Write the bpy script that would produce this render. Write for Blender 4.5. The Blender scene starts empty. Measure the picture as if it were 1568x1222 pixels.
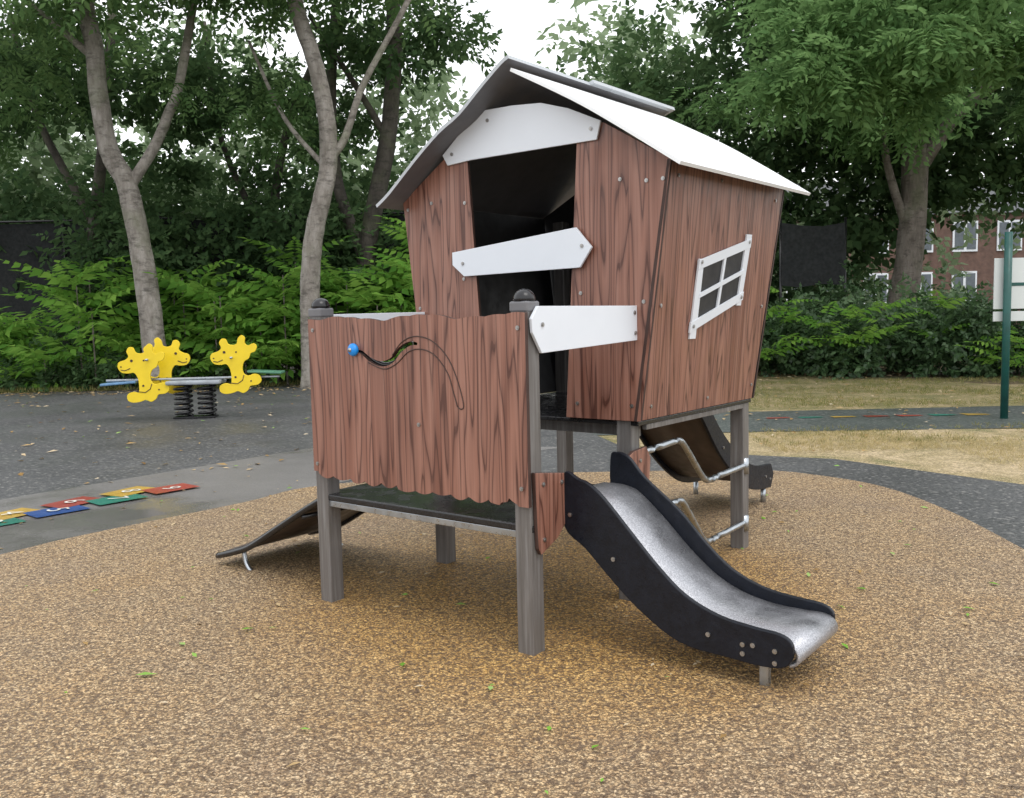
import bpy, bmesh, math, random
import numpy as np
from mathutils import Vector, Matrix
random.seed(4)
rng=np.random.default_rng(7)
scene=bpy.context.scene
scene.view_settings.view_transform='Standard'
scene.view_settings.look='None'
scene.view_settings.exposure=0

# ---------------------------------------------------------------- helpers
def link(o,parent=None):
    scene.collection.objects.link(o)
    if parent is not None: o.parent=parent
    return o
def empty(name,loc=(0,0,0),rz=0,parent=None):
    e=bpy.data.objects.new(name,None); e.location=loc; e.rotation_euler=(0,0,rz); e.empty_display_size=.2
    return link(e,parent)
def mesh_obj(name,verts,faces,mats,parent=None,smooth=False,mi=None):
    me=bpy.data.meshes.new(name); me.from_pydata([tuple(v) for v in verts],[],[tuple(f) for f in faces])
    for m in (mats if isinstance(mats,(list,tuple)) else [mats]): me.materials.append(m)
    if mi is not None: me.polygons.foreach_set("material_index",mi)
    if smooth: me.polygons.foreach_set("use_smooth",[True]*len(me.polygons))
    me.update()
    return link(bpy.data.objects.new(name,me),parent)
def catmull(P,n=6,closed=False):
    P=[np.array(p,float) for p in P]; N=len(P); out=[]
    rngi=range(N if closed else N-1)
    for i in rngi:
        if closed: a,b,c,d=P[i-1],P[i],P[(i+1)%N],P[(i+2)%N]
        else: a,b,c,d=P[max(i-1,0)],P[i],P[i+1],P[min(i+2,N-1)]
        for k in range(n):
            t=k/n
            out.append(.5*((2*b)+(-a+c)*t+(2*a-5*b+4*c-d)*t*t+(-a+3*b-3*c+d)*t**3))
    if not closed: out.append(P[-1])
    return out
def recalc(o):
    bm=bmesh.new(); bm.from_mesh(o.data); bmesh.ops.recalc_face_normals(bm,faces=bm.faces); bm.to_mesh(o.data); bm.free()
def plate(name,pts,axis,c,t,mats,parent,bevel=.002):
    """flat sheet cut to an outline. axis 'y': pts=(x,z), front looks -y; axis 'x': pts=(y,z), front looks +x"""
    cf=c if callable(c) else (lambda z:c)
    V=[];n=len(pts)
    for s in (0,1):
        for a,z in pts:
            V.append((a,cf(z)+s*t,z) if axis=='y' else (cf(z)-s*t,a,z))
    F=[list(range(n)),list(range(2*n-1,n-1,-1))]+[[i,(i+1)%n,n+(i+1)%n,n+i] for i in range(n)]
    if len(mats)==1: mats=[mats[0]]*3
    o=mesh_obj(name,V,F,mats,parent,mi=[0,1]+[2]*n)
    recalc(o)
    if bevel:
        m=o.modifiers.new("b",'BEVEL'); m.width=bevel; m.segments=2; m.limit_method='ANGLE'; m.angle_limit=math.radians(50)
    return o
def box(name,x0,x1,y0,y1,z0,z1,mat,parent,bevel=.004):
    V=[(x,y,z) for x in (x0,x1) for y in (y0,y1) for z in (z0,z1)]
    F=[(0,1,3,2),(4,6,7,5),(0,4,5,1),(2,3,7,6),(0,2,6,4),(1,5,7,3)]
    o=mesh_obj(name,V,F,mat,parent); recalc(o)
    if bevel:
        m=o.modifiers.new("b",'BEVEL'); m.width=bevel; m.segments=2
    return o
def tube(name,P,R,mat,parent,sides=10,wob=0,smooth=True,cap=True):
    P=[Vector(p) for p in P]; V=[];F=[]
    if not hasattr(R,'__len__'): R=[R]*len(P)
    up=Vector((0,1,0.01)).normalized()
    for i,p in enumerate(P):
        d=(P[min(i+1,len(P)-1)]-P[max(i-1,0)]).normalized()
        a=d.cross(up)
        if a.length<.05: a=d.cross(Vector((1,0,0)))
        a.normalize(); b=d.cross(a).normalized()
        for k in range(sides):
            th=2*math.pi*k/sides
            r=R[i]*(1+wob*(random.random()-.5))
            V.append(p+a*math.cos(th)*r+b*math.sin(th)*r)
    for i in range(len(P)-1):
        for k in range(sides):
            F.append((i*sides+k,i*sides+(k+1)%sides,(i+1)*sides+(k+1)%sides,(i+1)*sides+k))
    if cap:
        F.append(list(range(sides))[::-1]); F.append([(len(P)-1)*sides+k for k in range(sides)])
    o=mesh_obj(name,V,F,mat,parent,smooth=smooth); recalc(o); return o

# ---------------------------------------------------------------- materials
class NT:
    def __init__(s,name):
        s.m=bpy.data.materials.new(name); s.m.use_nodes=True; s.t=s.m.node_tree; s.n=s.t.nodes; s.l=s.t.links
        s.b=s.n["Principled BSDF"]; s.out=s.n["Material Output"]
    def node(s,ty,**kw):
        n=s.n.new(ty)
        for k,v in kw.items(): setattr(n,k,v)
        return n
    def link(s,a,b): s.l.new(a,b)
    def coord(s,kind='Object',scale=(1,1,1)):
        tc=s.node('ShaderNodeTexCoord'); mp=s.node('ShaderNodeMapping'); mp.inputs['Scale'].default_value=scale
        s.link(tc.outputs[kind],mp.inputs['Vector']); return mp.outputs[0]
    def noise(s,vec,scale,detail=4,rough=.5,dist=0):
        n=s.node('ShaderNodeTexNoise'); n.inputs['Scale'].default_value=scale; n.inputs['Detail'].default_value=detail
        n.inputs['Roughness'].default_value=rough; n.inputs['Distortion'].default_value=dist
        if vec is not None: s.link(vec,n.inputs['Vector'])
        return n.outputs['Fac']
    def ramp(s,fac,stops):
        r=s.node('ShaderNodeValToRGB'); e=r.color_ramp.elements
        while len(e)<len(stops): e.new(.5)
        for i,(p,c) in enumerate(stops):
            e[i].position=p; e[i].color=(c[0],c[1],c[2],1) if hasattr(c,'__len__') else (c,c,c,1)
        s.link(fac,r.inputs[0]); return r.outputs[0]
    def mix(s,fac,a,b,mode='MIX'):
        m=s.node('ShaderNodeMix'); m.data_type='RGBA'; m.blend_type=mode
        for src,k in ((fac,0),(a,6),(b,7)):
            if hasattr(src,'is_linked'): s.link(src,m.inputs[k])
            elif k==0: m.inputs[0].default_value=src
            else: m.inputs[k].default_value=(src[0],src[1],src[2],1)
        return m.outputs[2]
    def math(s,op,a,b=0.):
        m=s.node('ShaderNodeMath'); m.operation=op
        for i,x in enumerate((a,b)):
            if hasattr(x,'is_linked'): s.link(x,m.inputs[i])
            else: m.inputs[i].default_value=x
        return m.outputs[0]
    def base(s,c):
        if hasattr(c,'is_linked'): s.link(c,s.b.inputs['Base Color'])
        else: s.b.inputs['Base Color'].default_value=(c[0],c[1],c[2],1)
    def rough(s,r):
        if hasattr(r,'is_linked'): s.link(r,s.b.inputs['Roughness'])
        else: s.b.inputs['Roughness'].default_value=r
    def bump(s,h,strength=.3,dist=.01):
        b=s.node('ShaderNodeBump'); b.inputs['Distance'].default_value=dist
        if hasattr(strength,'is_linked'): s.link(strength,b.inputs['Strength'])
        else: b.inputs['Strength'].default_value=strength
        s.link(h,b.inputs['Height']); s.link(b.outputs[0],s.b.inputs['Normal'])

def m_plain(name,c,rough=.5,metal=0,var=.25,scale=6,bump=0,bs=60,rv=.12,spec=.5):
    m=NT(name); v=m.coord(); n=m.noise(v,scale,5,.6)
    k1=1-var;k2=1+var
    m.base(m.ramp(n,[(.3,[x*k1 for x in c]),(.7,[min(x*k2,1) for x in c])]))
    m.rough(m.ramp(m.noise(v,scale*2.3,4),[(.3,max(rough-rv,.03)),(.7,min(rough+rv,1))]))
    m.b.inputs['Metallic'].default_value=metal; m.b.inputs['Specular IOR Level'].default_value=spec
    if bump: m.bump(m.noise(v,bs,3),bump,.004)
    return m.m
def m_wood():
    m=NT("wood_laminate"); tc=m.node('ShaderNodeTexCoord'); sx=m.node('ShaderNodeSeparateXYZ'); m.link(tc.outputs['Object'],sx.inputs[0])
    h=m.math('ADD',sx.outputs[0],sx.outputs[1])
    board=m.math('FLOOR',m.math('MULTIPLY',m.math('ADD',h,5.),9.3))
    cv=m.node('ShaderNodeCombineXYZ'); m.link(m.math('MULTIPLY',h,9.5),cv.inputs[0]); m.link(m.math('MULTIPLY',sx.outputs[2],.66),cv.inputs[1]); m.link(m.math('MULTIPLY',board,.37),cv.inputs[2])
    n1=m.noise(cv.outputs[0],1.25,1.5,.35,.15)
    rings=m.math('FRACT',m.math('MULTIPLY',n1,7.5))
    line=m.ramp(rings,[(.0,.15),(.08,.0),(.16,.7),(.4,1),(.8,.8),(1,.4)])
    cv2=m.node('ShaderNodeCombineXYZ'); m.link(m.math('MULTIPLY',h,130),cv2.inputs[0]); m.link(m.math('MULTIPLY',sx.outputs[2],1.2),cv2.inputs[1])
    n2=m.noise(cv2.outputs[0],1,3,.6)
    cv3=m.node('ShaderNodeCombineXYZ'); m.link(m.math('MULTIPLY',h,24),cv3.inputs[0]); m.link(m.math('MULTIPLY',sx.outputs[2],.6),cv3.inputs[1])
    n3=m.noise(cv3.outputs[0],1,2,.5)
    wn=m.node('ShaderNodeTexWhiteNoise'); wn.noise_dimensions='1D'; m.link(board,wn.inputs['W'])
    bc=m.ramp(wn.outputs[0],[(0,(.205,.083,.055)),(.5,(.255,.110,.074)),(1,(.305,.142,.10))])
    c=m.mix(m.ramp(n3,[(.35,0),(.65,.65)]),bc,(.375,.195,.145))
    c=m.mix(line,(.080,.028,.019),c)
    c=m.mix(m.ramp(n2,[(.30,.5),(.46,0)]),c,(.09,.034,.024))
    c=m.mix(m.ramp(n2,[(.55,0),(.72,.4)]),c,(.42,.24,.18))
    fr=m.math('FRACT',m.math('MULTIPLY',m.math('ADD',h,5.),9.3))
    j=m.ramp(fr,[(0,.85),(.03,0),(.97,0),(1,.85)])
    c=m.mix(j,c,(.065,.024,.017))
    m.base(c); m.rough(m.ramp(m.noise(tc.outputs['Object'],9,4),[(.35,.32),(.7,.5)]))
    m.bump(n2,.12,.002)
    return m.m
def m_post():
    m=NT("weathered_post"); v=m.coord('Object',(40,40,1.6)); n=m.noise(v,1.2,5,.65)
    v2=m.coord()
    c=m.ramp(n,[(.25,(.070,.064,.058)),(.5,(.145,.135,.128)),(.75,(.25,.245,.245))])
    m.base(m.mix(m.ramp(m.noise(v2,3,3),[(.4,0),(.7,.5)]),c,(.12,.11,.108))); m.rough(.4); m.bump(n,.25,.003); return m.m
def m_tan():
    m=NT("rubber_mulch_tan"); v=m.coord()
    vv=m.node('ShaderNodeVectorMath'); vv.operation='ADD'
    nz=m.node('ShaderNodeTexNoise'); nz.inputs['Scale'].default_value=70; nz.inputs['Detail'].default_value=1; m.link(v,nz.inputs['Vector'])
    sc=m.node('ShaderNodeVectorMath'); sc.operation='SCALE'; sc.inputs['Scale'].default_value=.024; m.link(nz.outputs['Color'],sc.inputs[0])
    m.link(v,vv.inputs[0]); m.link(sc.outputs[0],vv.inputs[1])
    vo=m.node('ShaderNodeTexVoronoi'); vo.inputs['Scale'].default_value=90; m.link(vv.outputs[0],vo.inputs['Vector'])
    sp=m.node('ShaderNodeSeparateColor'); m.link(vo.outputs['Color'],sp.inputs[0])
    cell=m.ramp(sp.outputs[0],[(0,(.22,.145,.08)),(.25,(.44,.30,.165)),(.6,(.60,.43,.245)),(1,(.80,.62,.39))])
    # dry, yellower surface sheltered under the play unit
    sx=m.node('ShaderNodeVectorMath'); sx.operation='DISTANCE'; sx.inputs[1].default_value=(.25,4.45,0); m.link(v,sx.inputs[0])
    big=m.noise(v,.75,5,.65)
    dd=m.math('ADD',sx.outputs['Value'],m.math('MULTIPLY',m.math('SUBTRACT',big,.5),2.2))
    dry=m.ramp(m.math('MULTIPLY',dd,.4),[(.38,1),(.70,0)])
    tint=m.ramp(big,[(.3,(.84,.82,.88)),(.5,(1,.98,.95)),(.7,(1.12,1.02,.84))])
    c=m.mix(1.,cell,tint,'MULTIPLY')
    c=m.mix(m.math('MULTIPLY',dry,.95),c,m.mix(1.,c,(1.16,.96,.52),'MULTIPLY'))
    c=m.mix(m.ramp(vo.outputs['Distance'],[(.32,0),(.62,.78)]),c,(.085,.055,.033))
    n26=m.noise(v,38,2,.6)
    c=m.mix(m.ramp(n26,[(.36,.75),(.47,0)]),c,(.095,.06,.037))
    c=m.mix(m.ramp(m.noise(v,.5,5,.7),[(.56,0),(.74,.32)]),c,(.19,.14,.11))
    m.base(c); m.rough(m.ramp(sp.outputs[1],[(0,.4),(1,.75)]))
    m.bump(m.math('SUBTRACT',m.math('MULTIPLY',n26,1.4),vo.outputs['Distance']),.8,.011)
    return m.m
def m_dark(name,c0,c1,r0,r1,scale=120,speck=.0,wet=False,pk=(.42,.56)):
    m=NT(name); v=m.coord(); n=m.noise(v,scale,3,.75)
    c=m.ramp(n,[(.34,c0),(.66,c1)])
    c=m.mix(m.ramp(m.noise(v,.6,6,.7),[(.35,0),(.7,.6)]),c,[x*.6 for x in c0])
    if speck: c=m.mix(m.ramp(m.noise(v,scale*.55,1),[(.60,0),(.68,speck)]),c,(.30,.29,.27))
    pud=m.noise(v,.55,4,.55)
    m.base(c); m.rough(m.ramp(pud,[(pk[0],r1),(pk[1],r0)]))
    m.bump(n,m.ramp(pud,[(pk[0],.45),(pk[1]+.02,.03)]) if wet else .6,.006); return m.m
def m_grass(name,a,b,c3):
    m=NT(name); v=m.coord(); n=m.noise(v,1.6,8,.78,.5); n2=m.noise(v,38,4,.75)
    c=m.ramp(n,[(.34,a),(.48,b),(.60,c3)]); c=m.mix(m.ramp(n2,[(.35,.75),(.58,0)]),c,[x*.3 for x in a])
    c=m.mix(m.ramp(m.noise(v,80,2,.6),[(.56,0),(.68,.6)]),c,[min(x*1.8,1) for x in c3])
    m.base(c); m.rough(.85); m.bump(n2,.8,.03); return m.m
def m_leaf(name,cols,trans=.35,clump=.35,gloss=None):
    m=NT(name); g=m.node('ShaderNodeNewGeometry'); v=m.coord()
    n=m.noise(v,clump,2,.6)
    f=m.math('ADD',m.math('MULTIPLY',g.outputs['Random Per Island'],.55),m.math('MULTIPLY',m.math('SUBTRACT',n,.25),.9))
    c=m.ramp(f,[(.05,cols[0]),(.45,cols[1]),(.95,cols[2])])
    if gloss:
        m.base(c); m.rough(gloss); m.b.inputs['Specular IOR Level'].default_value=.4; sh=m.b.outputs[0]
    else:
        d=m.node('ShaderNodeBsdfDiffuse'); m.link(c,d.inputs[0]); sh=d.outputs[0]
    tr=m.node('ShaderNodeBsdfTranslucent'); m.link(m.mix(.5,c,[min(x*1.5,1) for x in cols[2]]),tr.inputs[0])
    mx=m.node('ShaderNodeMixShader'); mx.inputs[0].default_value=trans
    m.link(sh,mx.inputs[1]); m.link(tr.outputs[0],mx.inputs[2]); m.link(mx.outputs[0],m.out.inputs[0])
    return m.m
def m_bark(name,a,b,c3):
    m=NT(name); v=m.coord('Object',(1,1,.35)); n=m.noise(v,5,6,.7); v2=m.coord('Object',(1,1,2.5))
    c=m.ramp(n,[(.30,a),(.5,b),(.70,c3)]); c=m.mix(m.ramp(m.noise(v2,4,5,.7),[(.5,0),(.66,.75)]),c,[x*.5 for x in a])
    c=m.mix(m.ramp(m.noise(m.coord(),1.3,4,.6),[(.5,0),(.7,.5)]),c,(.12,.14,.07))
    m.base(c); m.rough(.85); m.bump(m.noise(v,22,5,.7),.8,.04); return m.m
def m_metalwet():
    m=NT("wet_steel"); v=m.coord(); n=m.noise(v,190,2,.7)
    w=m.noise(v,7,5,.65)
    m.base(m.mix(m.ramp(n,[(.42,0),(.62,1)]),(.30,.305,.33),(.54,.55,.58))); m.b.inputs['Metallic'].default_value=.65
    m.rough(m.ramp(w,[(.35,.25),(.65,.5)])); m.bump(n,.5,.003); return m.m
def m_wetblack(name="black_wet_deck"):
    m=NT(name); v=m.coord(); n=m.noise(v,70,3,.6)
    m.base(m.ramp(n,[(.3,(.010,.010,.011)),(.7,(.022,.022,.024))])); m.rough(m.ramp(m.noise(v,9,4),[(.4,.04),(.6,.3)])); m.bump(n,.45,.004); return m.m

WOOD=m_wood(); WEDGE=m_plain("wood_laminate_edge",(.05,.024,.018),.6)
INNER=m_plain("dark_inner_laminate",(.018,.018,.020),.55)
POST=m_post(); WHITE=m_plain("white_panel",(.74,.78,.84),.45,var=.03,scale=2,rv=.05); ROOFW=m_plain("white_roof_sheet",(.88,.90,.92),.4,var=.02,scale=1.5,rv=.04)
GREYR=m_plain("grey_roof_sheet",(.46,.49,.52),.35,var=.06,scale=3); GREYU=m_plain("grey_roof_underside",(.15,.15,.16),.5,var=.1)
BLACK=m_plain("black_laminate",(.007,.009,.015),.38,var=.3,scale=20,bump=.2,bs=120,spec=.3); PLASTIC=m_plain("black_plastic",(.012,.012,.014),.2)
STEEL=m_plain("galvanised_steel",(.42,.45,.48),.33,1,.15,14,.15,30); WETS=m_metalwet(); DECK=m_wetblack()
BOLT=m_plain("bolt_steel",(.40,.39,.38),.4,1,.1); BLUE=m_plain("blue_plastic",(.01,.24,.70),.3)
BROWNU=m_plain("brown_underside",(.055,.036,.024),.45,var=.4); YEL=m_plain("yellow_panel",(.82,.60,.02),.4,var=.06)
GREYP=m_plain("grey_plastic",(.30,.33,.36),.4); CHROME=m_plain("polished_steel",(.58,.59,.60),.25,1,.05); SEATB=m_plain("blue_grey_seat",(.12,.24,.40),.35); SEATG=m_plain("green_seat",(.08,.22,.14),.35)

# ---------------------------------------------------------------- ground
def poly_sheet(name,pts,z,mat,smooth=0):
    if smooth: pts=[tuple(p) for p in catmull(pts,smooth,True)]
    o=mesh_obj(name,[(p[0],p[1],z) for p in pts],[list(range(len(pts)))],mat)
    if o.data.polygons[0].normal.z<0: o.data.flip_normals()
    return o
LITTER=m_grass("leaf_litter_soil",(.08,.055,.03),(.17,.115,.065),(.13,.14,.05))
poly_sheet("ground",[(-300,-100),(300,-100),(300,500),(-300,500)],-.016,LITTER)
GRASSD=m_grass("dry_grass",(.17,.17,.06),(.40,.31,.16),(.58,.45,.28))
GRASSG=m_grass("green_grass",(.11,.13,.04),(.24,.21,.08),(.44,.34,.19))
RUB=m_dark("dark_rubber_surface",(.030,.032,.034),(.13,.132,.132),.48,.75,42,.5)
ASP=m_dark("wet_asphalt",(.12,.115,.112),(.235,.225,.215),.07,.5,110,.2,True,(.50,.62))
RUB2=m_dark("green_black_rubber",(.028,.038,.034),(.11,.128,.118),.5,.75,42,.4)
poly_sheet("grass_verge",[(1.0,9.0),(2.3,8.7),(3.0,8.45),(4.0,7.0),(4.6,4.5),(12,3),(16,10),(30,14),(30,20),(8.7,16.0),(5.6,21.0),(0,20.5),(0,12)],-.012,GRASSG)
poly_sheet("dry_grass",[(1.4,8.9),(2.3,8.7),(3.0,8.45),(4.0,7.0),(4.4,4.5),(12,3),(12,9.6),(8,10.05),(6.5,10.3),(5.8,10.2),(5,10.42),(4.1,10.3),(2.8,10.45),(1.3,10.4)],-.009,GRASSD)
poly_sheet("footpath",[(0,10.5),(2.8,10.5),(5.8,10.3),(13,9.4),(13,12.4),(6.9,12.6),(3.15,12.6),(0,12.9)],-.006,RUB2)
poly_sheet("rubber_play_surface",[(-30,4),(-6,0),(-5,-6),(5,-6),(4.6,4.5),(4.0,7.0),(3.0,8.45),(2.3,8.8),(1.2,9.3),(.4,13.5),(-1,19),(-5.3,21.2),(-11,19.2),(-20,17)],-.005,RUB)
poly_sheet("asphalt_path",[(-9,-4),(-3.2,5.0),(-1.0,8.6),(.6,9.6),(-2.2,10.0),(-4.2,7.35),(-7.5,3.2),(-14,-4)],-.002,ASP)
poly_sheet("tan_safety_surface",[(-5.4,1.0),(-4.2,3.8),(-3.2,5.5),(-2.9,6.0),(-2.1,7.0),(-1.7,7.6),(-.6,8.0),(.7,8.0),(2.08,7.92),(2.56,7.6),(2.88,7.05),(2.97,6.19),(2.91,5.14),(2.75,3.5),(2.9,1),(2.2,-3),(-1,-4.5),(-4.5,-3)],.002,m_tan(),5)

# painted hopscotch: joined tilted squares forming a strip
hop=empty("hopscotch_marking")
cols=dict(y=(.62,.40,.07),g=(.03,.25,.18),b=(.03,.10,.35),r=(.42,.07,.05))
HM={k:m_dark("paint_"+k,[x*.6 for x in c],c,.3,.55,60) for k,c in cols.items()}; DW=m_plain("paint_white",(.6,.6,.55),.5)
d=Vector((.93,1.33)).normalized(); nn=Vector((-d.y,d.x)); o0=Vector((-4.16,5.98))
random.seed(9)
for i,k in enumerate("rygybrgyr"):
    c=o0+d*(.10+.245*i)+nn*(.10 if i%2 else -.10)
    a0=.12*(1 if i%2 else -1)
    pts=[tuple(c+d*(q*.20*math.cos(a0)-s_*.145*math.sin(a0))+nn*(q*.20*math.sin(a0)+s_*.145*math.cos(a0))) for q,s_ in ((-1,-1),(1,-.92),(.95,1),(-1,.94))]
    s=poly_sheet("square_%d"%(i+1),pts,.004+.0012*i,HM[k]); s.parent=hop
    cu=bpy.data.curves.new("digit_%d"%(i+1),'FONT'); cu.body=str(i+1); cu.size=.22; cu.align_x='CENTER'; cu.align_y='CENTER'
    t=bpy.data.objects.new("digit_%d"%(i+1),cu); t.location=(c.x,c.y,.0175); t.rotation_euler=(0,0,-.9); cu.materials.append(DW); link(t,hop)
far=empty("painted_ring_marking")
for i in range(7):
    a=3.3+i*.42; s=poly_sheet("dash_%d"%i,[(a,11.7-i*.02),(a+.3,11.72-i*.02),(a+.27,11.80-i*.02),(a-.02,11.79)],.001,HM["rgyr"[i%4]]); s.parent=far

# ---------------------------------------------------------------- playhouse (own frame: x towards slide, y to the back)
TH=-.668; A0=(.0583,3.7037,0)
W=1.249; L1=.845; L2=1.228; YB=L1+L2
ph=empty("playground_playhouse",A0,TH)
bolts={'y':[],'x':[]}
def post(nm,x,y,z,parent=ph,s=.041): return box(nm,x-s,x+s,y-s,y+s,-.05,z,POST,parent,.005)
post("post_front_right",0,0,1.425); post("post_front_left",-W,0,1.425)
post("post_mid_left",-W,L1,2.0); post("post_mid_right",-.03,L1,1.9); post("post_back_right",0,YB-.02,1.9); post("post_back_left",-W,YB-.02,2.0)
def cap(nm,x,y,z):
    bm=bmesh.new(); bmesh.ops.create_uvsphere(bm,u_segments=20,v_segments=12,radius=.046)
    for v in bm.verts:
        v.co.z=v.co.z*.95 if v.co.z>0 else v.co.z*.3
        v.co+=Vector((x,y,z))
    me=bpy.data.meshes.new(nm); bm.to_mesh(me); bm.free(); me.materials.append(PLASTIC)
    for p in me.polygons: p.use_smooth=True
    link(bpy.data.objects.new(nm,me),ph)
    box(nm+"_collar",x-.045,x+.045,y-.045,y+.045,z-.05,z-.006,GREYU,ph,.008)
cap("post_cap_right",0,0,1.462); cap("post_cap_left",-W,0,1.462)
WM=[WOOD,INNER,WEDGE]; WH=[WHITE,WHITE,WHITE]
# barrier panel with wavy edges
top=[];bot=[]
xs=np.linspace(-1.275,.048,133)
random.seed(11)
amp=[random.uniform(.4,1.2) for _ in range(30)]
for x in xs:
    k=(x+5)*9.3; fr=k%1; b=int(k)%30
    s=math.sin(math.pi*fr)
    z=.632+ .020*amp[b]*(1-s) - (.012 if -1.0<x<-.1 else 0)*amp[(b+3)%30]
    if x<-1.235: z=.662
    if x>-.01: z=.625
    bot.append((x,z))
    zt=1.402+.007*math.sin(x*11+1)+.005*(s)-(.012 if (b%4==1) else 0)*max(0,math.sin(math.pi*fr))
    top.append((x,zt))
panel=plate("barrier_panel",bot+top[::-1],'y',-.062,.02,WM,ph,.0015)
# S shaped slot with a sliding ball
sl=[tuple(p) for p in catmull([(-.955,1.256),(-.90,1.245),(-.85,1.215),(-.78,1.195),(-.71,1.21),(-.65,1.26),(-.59,1.287),(-.545,1.285)],6)]
wd=[.010+.010*math.sin(min(1,i/30)*math.pi*.5) if i<30 else .02-.012*(i-30)/13 for i in range(len(sl))]
L_=[];R_=[]
for i,p in enumerate(sl):
    a=np.array(sl[max(i-1,0)]);b=np.array(sl[min(i+1,len(sl)-1)]);t=(b-a)/np.linalg.norm(b-a);n=np.array([-t[1],t[0]])
    L_.append(tuple(np.array(p)+n*wd[i]*.65)); R_.append(tuple(np.array(p)-n*wd[i]*.65))
cut=plate("slot_cutter",L_+R_[::-1],'y',-.12,.15,[WEDGE],None,0)
panel.modifiers.clear()
mod=panel.modifiers.new("slot",'BOOLEAN'); mod.object=cut; mod.operation='DIFFERENCE'; mod.solver='EXACT'
cut.location=A0; cut.rotation_euler=(0,0,TH)
bpy.context.view_layer.update(); dg=bpy.context.evaluated_depsgraph_get()
nm=bpy.data.meshes.new_from_object(panel.evaluated_get(dg))
panel.modifiers.clear()
if len(nm.polygons)>5: panel.data=nm
bpy.data.objects.remove(cut,do_unlink=True)
# dark strip added behind the slot so the opening reads darker
tube("slot_dark_strip",[(p[0],-.030,p[1]-.006) for p in sl[:30]],.012,PLASTIC,ph,8)
def groove(nm,pts,r=.0028):
    tube(nm,[(p[0],-.063,p[1]) for p in catmull(pts,6)],r,WEDGE,ph,6)
groove("groove_upper",[(-.70,1.235),(-.64,1.292),(-.56,1.318),(-.46,1.30),(-.37,1.23),(-.315,1.13),(-.285,1.03),(-.30,1.01),(-.32,1.02)])
groove("groove_lower",[(-.86,1.20),(-.76,1.172),(-.68,1.195),(-.60,1.25),(-.52,1.262),(-.44,1.235),(-.37,1.16),(-.34,1.08),(-.32,1.02)])
bm=bmesh.new(); bmesh.ops.create_uvsphere(bm,u_segments=20,v_segments=12,radius=.03)
for v in bm.verts: v.co=Vector((v.co.x-.945,v.co.y*.7-.075,v.co.z+1.258))
me=bpy.data.meshes.new("sliding_ball"); bm.to_mesh(me); bm.free(); me.materials.append(BLUE); [setattr(p,'use_smooth',True) for p in me.polygons]; link(bpy.data.objects.new("sliding_ball",me),ph)
tube("sliding_ball_pin",[(-.945,-.099,1.258),(-.945,-.09,1.258)],.010,BOLT,ph,10)
for p in [(-1.24,1.35),(0.012,1.35),(-1.245,.70),(.015,.70),(-.55,.93)]: bolts['y'].append((p[0],-.063,p[1]))
# decks
box("low_deck",-W-.03,.045,-.035,L1+.03,.515,.545,DECK,ph,.006); box("low_deck_frame",-W,.02,-.03,-.005,.485,.514,STEEL,ph,.002)
box("house_deck",-W-.05,.05,L1-.04,YB+.03,.862,.884,DECK,ph,.004); box("house_deck_frame_right",.02,.045,L1+.05,YB-.07,.835,.861,POST,ph,.002)
box("house_deck_beam",-W,.0,L1+.045,L1+.07,.80,.861,POST,ph,.002)
for i,y in enumerate((.2,.5,.75)): box("low_deck_rib_%d"%i,-W+.05,-.05,y,y+.04,.47,.514,STEEL,ph,.002)
# house walls
lean=lambda z: .06+.185*(z-.9)/1.2
leanL=lambda z: -1.30-.14*(z-.9)/1.2
FY=L1-.062
plate("front_wall_right",[(-.35,.887),(.075,.887),(.245,2.085),(-.11,2.295),(-.26,2.24)],'y',FY,.018,WM,ph)
plate("front_wall_left",[(-1.30,.887),(-.85,.887),(-.90,1.41),(-.955,2.21),(-.96,2.30),(-1.12,2.245),(-1.44,2.045)],'y',FY,.018,WM,ph)
plate("gable_fascia",[(-1.085,2.205),(-.92,2.215),(-.14,2.215),(-.115,2.30),(-.30,2.385),(-.46,2.435),(-.64,2.45),(-.85,2.455),(-.96,2.385),(-1.12,2.262)],'y',FY-.014,.012,WH,ph)
plate("right_wall",[(L1-.065,.887),(YB+.02,.887),(YB+.03,2.08),(L1-.062,2.085)],'x',lean,.018,WM,ph)
plate("left_wall",[(L1-.04,.887),(YB+.02,.887),(YB+.02,2.04),(L1-.04,2.04)],'x',lambda z:leanL(z)+.018,.018,[INNER,WOOD,WEDGE],ph)
plate("back_wall",[(-1.30,.887),(-.92,.887),(-.92,1.75),(-.34,1.75),(-.34,.887),(.06,.887),(.24,2.06),(-.55,2.5),(-1.44,2.04)],'y',YB+.032,.018,[INNER,WOOD,WEDGE],ph)
for p in [(-1.40,2.0),(-1.22,2.02),(-1.0,1.60),(-1.33,1.45),(-.98,2.0),(.03,.96),(-.28,.96),(.10,1.45),(.205,2.0),(.12,2.0),(-.02,2.02),(-.25,1.5)]: bolts['y'].append((p[0],FY-.001,p[1]))
for p in [(L1+.03,2.02),(1.32,2.04),(YB-.06,2.0),(YB-.04,1.42),(L1+.02,1.43),(YB-.02,.97),(L1+.05,.95),(1.5,.94)]: bolts['x'].append((lean(p[1])+.001,p[0],p[1]))
plate("door_bar",[(-1.055,1.742),(-.255,1.815),(-.165,1.715),(-.235,1.622),(-.975,1.612),(-1.055,1.675)],'y',FY-.03,.014,WH,ph)
for p in [(-.22,1.725),(-.98,1.68)]: bolts['y'].append((p[0],FY-.031,p[1]))
plate("guard_plank_right",[(-.035,1.385),(.01,1.435),(.80,1.432),(.805,1.272),(.03,1.245),(-.03,1.33)],'x',.062,.014,WH,ph)
for p in [(.035,1.36),(.76,1.40),(.765,1.305)]: bolts['x'].append((.063,p[0],p[1]))
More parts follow.
